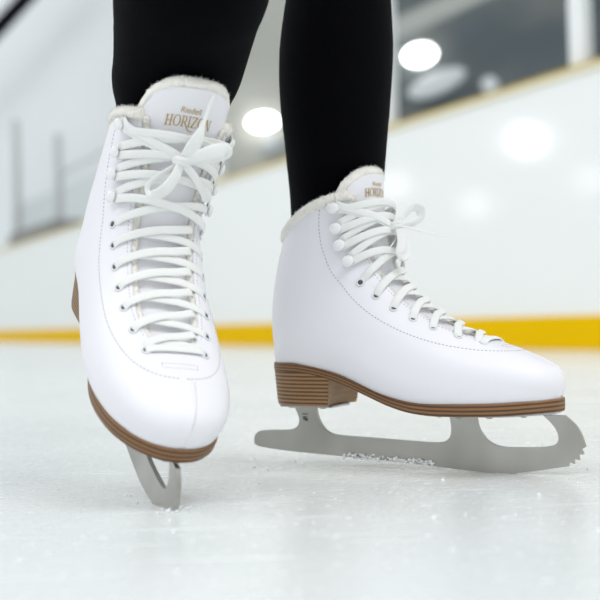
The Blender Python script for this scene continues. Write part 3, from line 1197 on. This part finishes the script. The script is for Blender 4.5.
def skate(mw, label, stretch, lean, tongue_top, bows, knot_s, word_s, word_y, knot_y):
    global FLEX, LEAN
    FLEX = stretch
    LEAN = lean
    r_ = empty('ice_skate', mw)
    tag(r_, label, 'ice skate', 'white figure skates on the ice')
    make_upper(r_)
    make_lining(r_)
    tg = make_tongue(r_, tongue_top)
    make_lettering(tg, word_s, word_y)
    make_outsole(r_)
    make_heel(r_)
    make_blade(r_)
    make_eyelets(r_)
    make_hooks(r_)
    make_stitching(r_)
    make_lace(r_, bows, knot_s, knot_y)
    return r_


skate(FLAT, 'white laced figure skate standing flat on its blade in side view, stacked brown heel', 0.0, 0.0, 0.0150, BOW_FLAT, 11.6, 13.75, -0.003, 0.0)
skate(TOE, 'white laced figure skate tipped up on its toe pick with bow facing the camera', 0.82, 0.03, 0.0238, BOW_TOE, 12.2, 13.62, -0.0015, -0.004)

# ------------------------------------------------------------------ the wearer's legs
body = MB()


def limb(rows, seg=28):
    """rows: (centre, radius) -> a closed tapering limb with level rings."""
    data = [(p[0], p[1], p[2], r_) for p, r_ in rows]
    n = (len(data) - 1) * 5
    pts = [cr(data, k_ / 5) for k_ in range(n + 1)]
    path = [Vector(p[:3]) for p in pts]
    body.tube(path, lambda t: pts[min(int(round(t * n)), n)][3], seg)


def row_px(y, xl, xr, Y):
    return (P_at((xl + xr) / 2, y, Y), (xr - xl) / 2 / 1200 * Y)


a = FLAT @ Vector((0.052, 0, 0.150))
right_leg = [(a, 0.030), (FLAT @ Vector((0.053, 0.004, 0.195)), 0.036)]
right_leg += [row_px(200, 289.5, 382, 1.088), row_px(170, 286.5, 385.5, 1.084), row_px(140, 283.5, 388, 1.074), row_px(110, 280, 390.5, 1.066), row_px(75, 278, 393, 1.063), row_px(40, 279.5, 394, 1.06), row_px(0, 285, 392, 1.058), row_px(-50, 289, 390, 1.056)]
right_leg += [(Vector((0.047, 1.045, 0.540)), 0.052), (Vector((0.050, 1.055, 0.68)), 0.062), (Vector((0.055, 1.075, 0.82)), 0.076), (Vector((0.058, 1.09, 0.94)), 0.085)]
limb(right_leg)
a, c = TOE @ Vector((0.052, 0, 0.150)), TOE @ Vector((0.056, 0, 0.215))
left_leg = [(a, 0.031), (c, 0.037)]
Yk = (TOE @ Vector((0.092, 0, 0.272))).y + 0.058
left_leg += [row_px(98, 118, 230, Yk + 0.004), row_px(84, 111, 237, Yk), row_px(66, 112.5, 244, Yk - 0.008), row_px(30, 113, 255, Yk - 0.03), row_px(0, 112, 264, Yk - 0.05), row_px(-45, 112, 274, Yk - 0.08)]
left_leg += [(Vector((-0.085, 0.805, 0.505)), 0.058), (Vector((-0.085, 0.795, 0.560)), 0.060), (Vector((-0.090, 0.85, 0.65)), 0.067), (Vector((-0.098, 0.95, 0.79)), 0.077), (Vector((-0.10, 1.06, 0.93)), 0.086)]
limb(left_leg)
hip = [((-0.021, 1.080, 0.90), 0.100), ((-0.021, 1.090, 0.98), 0.150), ((-0.021, 1.085, 1.06), 0.135), ((-0.021, 1.075, 1.14), 0.125)]
limb([(Vector(p), r_) for p, r_ in hip])
wearer = empty('person', Matrix.Translation((0, 1.0, 0)))
tag(wearer, 'person in black leggings standing on the ice in white figure skates', 'person')
body.v = [p - Vector((0, 1.0, 0)) for p in body.v]
lg = body.build('leggings', M['black'], wearer)
fix(lg)
rm = lg.modifiers.new('one_surface', 'REMESH')
rm.mode = 'VOXEL'
rm.voxel_size = 0.006
rm.use_smooth_shade = True
sm = lg.modifiers.new('smooth', 'SMOOTH')
sm.factor = 0.6
sm.iterations = 5

# ------------------------------------------------------------------ shavings of ice
def crumbs(name, spots, label, m=M['snow']):
    mb = MB()
    for (p, r_) in spots:
        k_ = len(mb.v)
        mb.ball(p, (r_ * random.uniform(.8, 1.5), r_ * random.uniform(.7, 1.2), r_ * random.uniform(.5, .9)), 7, 5, Matrix.Rotation(random.uniform(0, 6), 3, 'Z'))
        mb.v[k_:] = fuzz(mb.v[k_:], r_ * 0.35, 1.1 / max(r_, 1e-4), random.uniform(0, 50))
    o = mb.build(name, m)
    tag(o, label, 'ice shavings', kind='stuff')
    return o


sp_ = []
for i in range(110):
    t = random.random() ** 0.8
    x = 0.065 + 0.085 * t
    h = max(0, random.gauss(0.0, 1)) * 0.0022 * (1.2 - t)
    sp_.append((FLAT @ Vector((x, -0.0022 - random.random() * 0.0022, 0.0165 - 0.03 * (x - 0.065) + h + random.uniform(-0.002, 0.001))), random.uniform(0.0007, 0.0019)))
crumbs('ice_shavings', sp_, 'white ice shavings caked along the blade of the flat standing skate')
sp_ = []
for i in range(46):
    a = random.uniform(0, 2 * PI)
    d = abs(random.gauss(0, 0.008))
    sp_.append((Vector((-0.0925 + d * math.cos(a), 0.852 + d * math.sin(a) * 1.2, 0.0008)), random.uniform(0.0006, 0.0018)))
crumbs('ice_shavings', sp_, 'white ice chips around the toe pick of the tipped skate')
sp_ = []
for i in range(70):
    y = random.uniform(0.52, 1.25)
    x = random.uniform(-0.32, 0.34) * y
    sp_.append((Vector((x, y, 0.0003)), random.choice((0.0008, 0.0010, 0.0013, 0.0017))))
crumbs('ice_shavings', sp_, 'scattered white flecks of snow across the open ice in front of the skates')
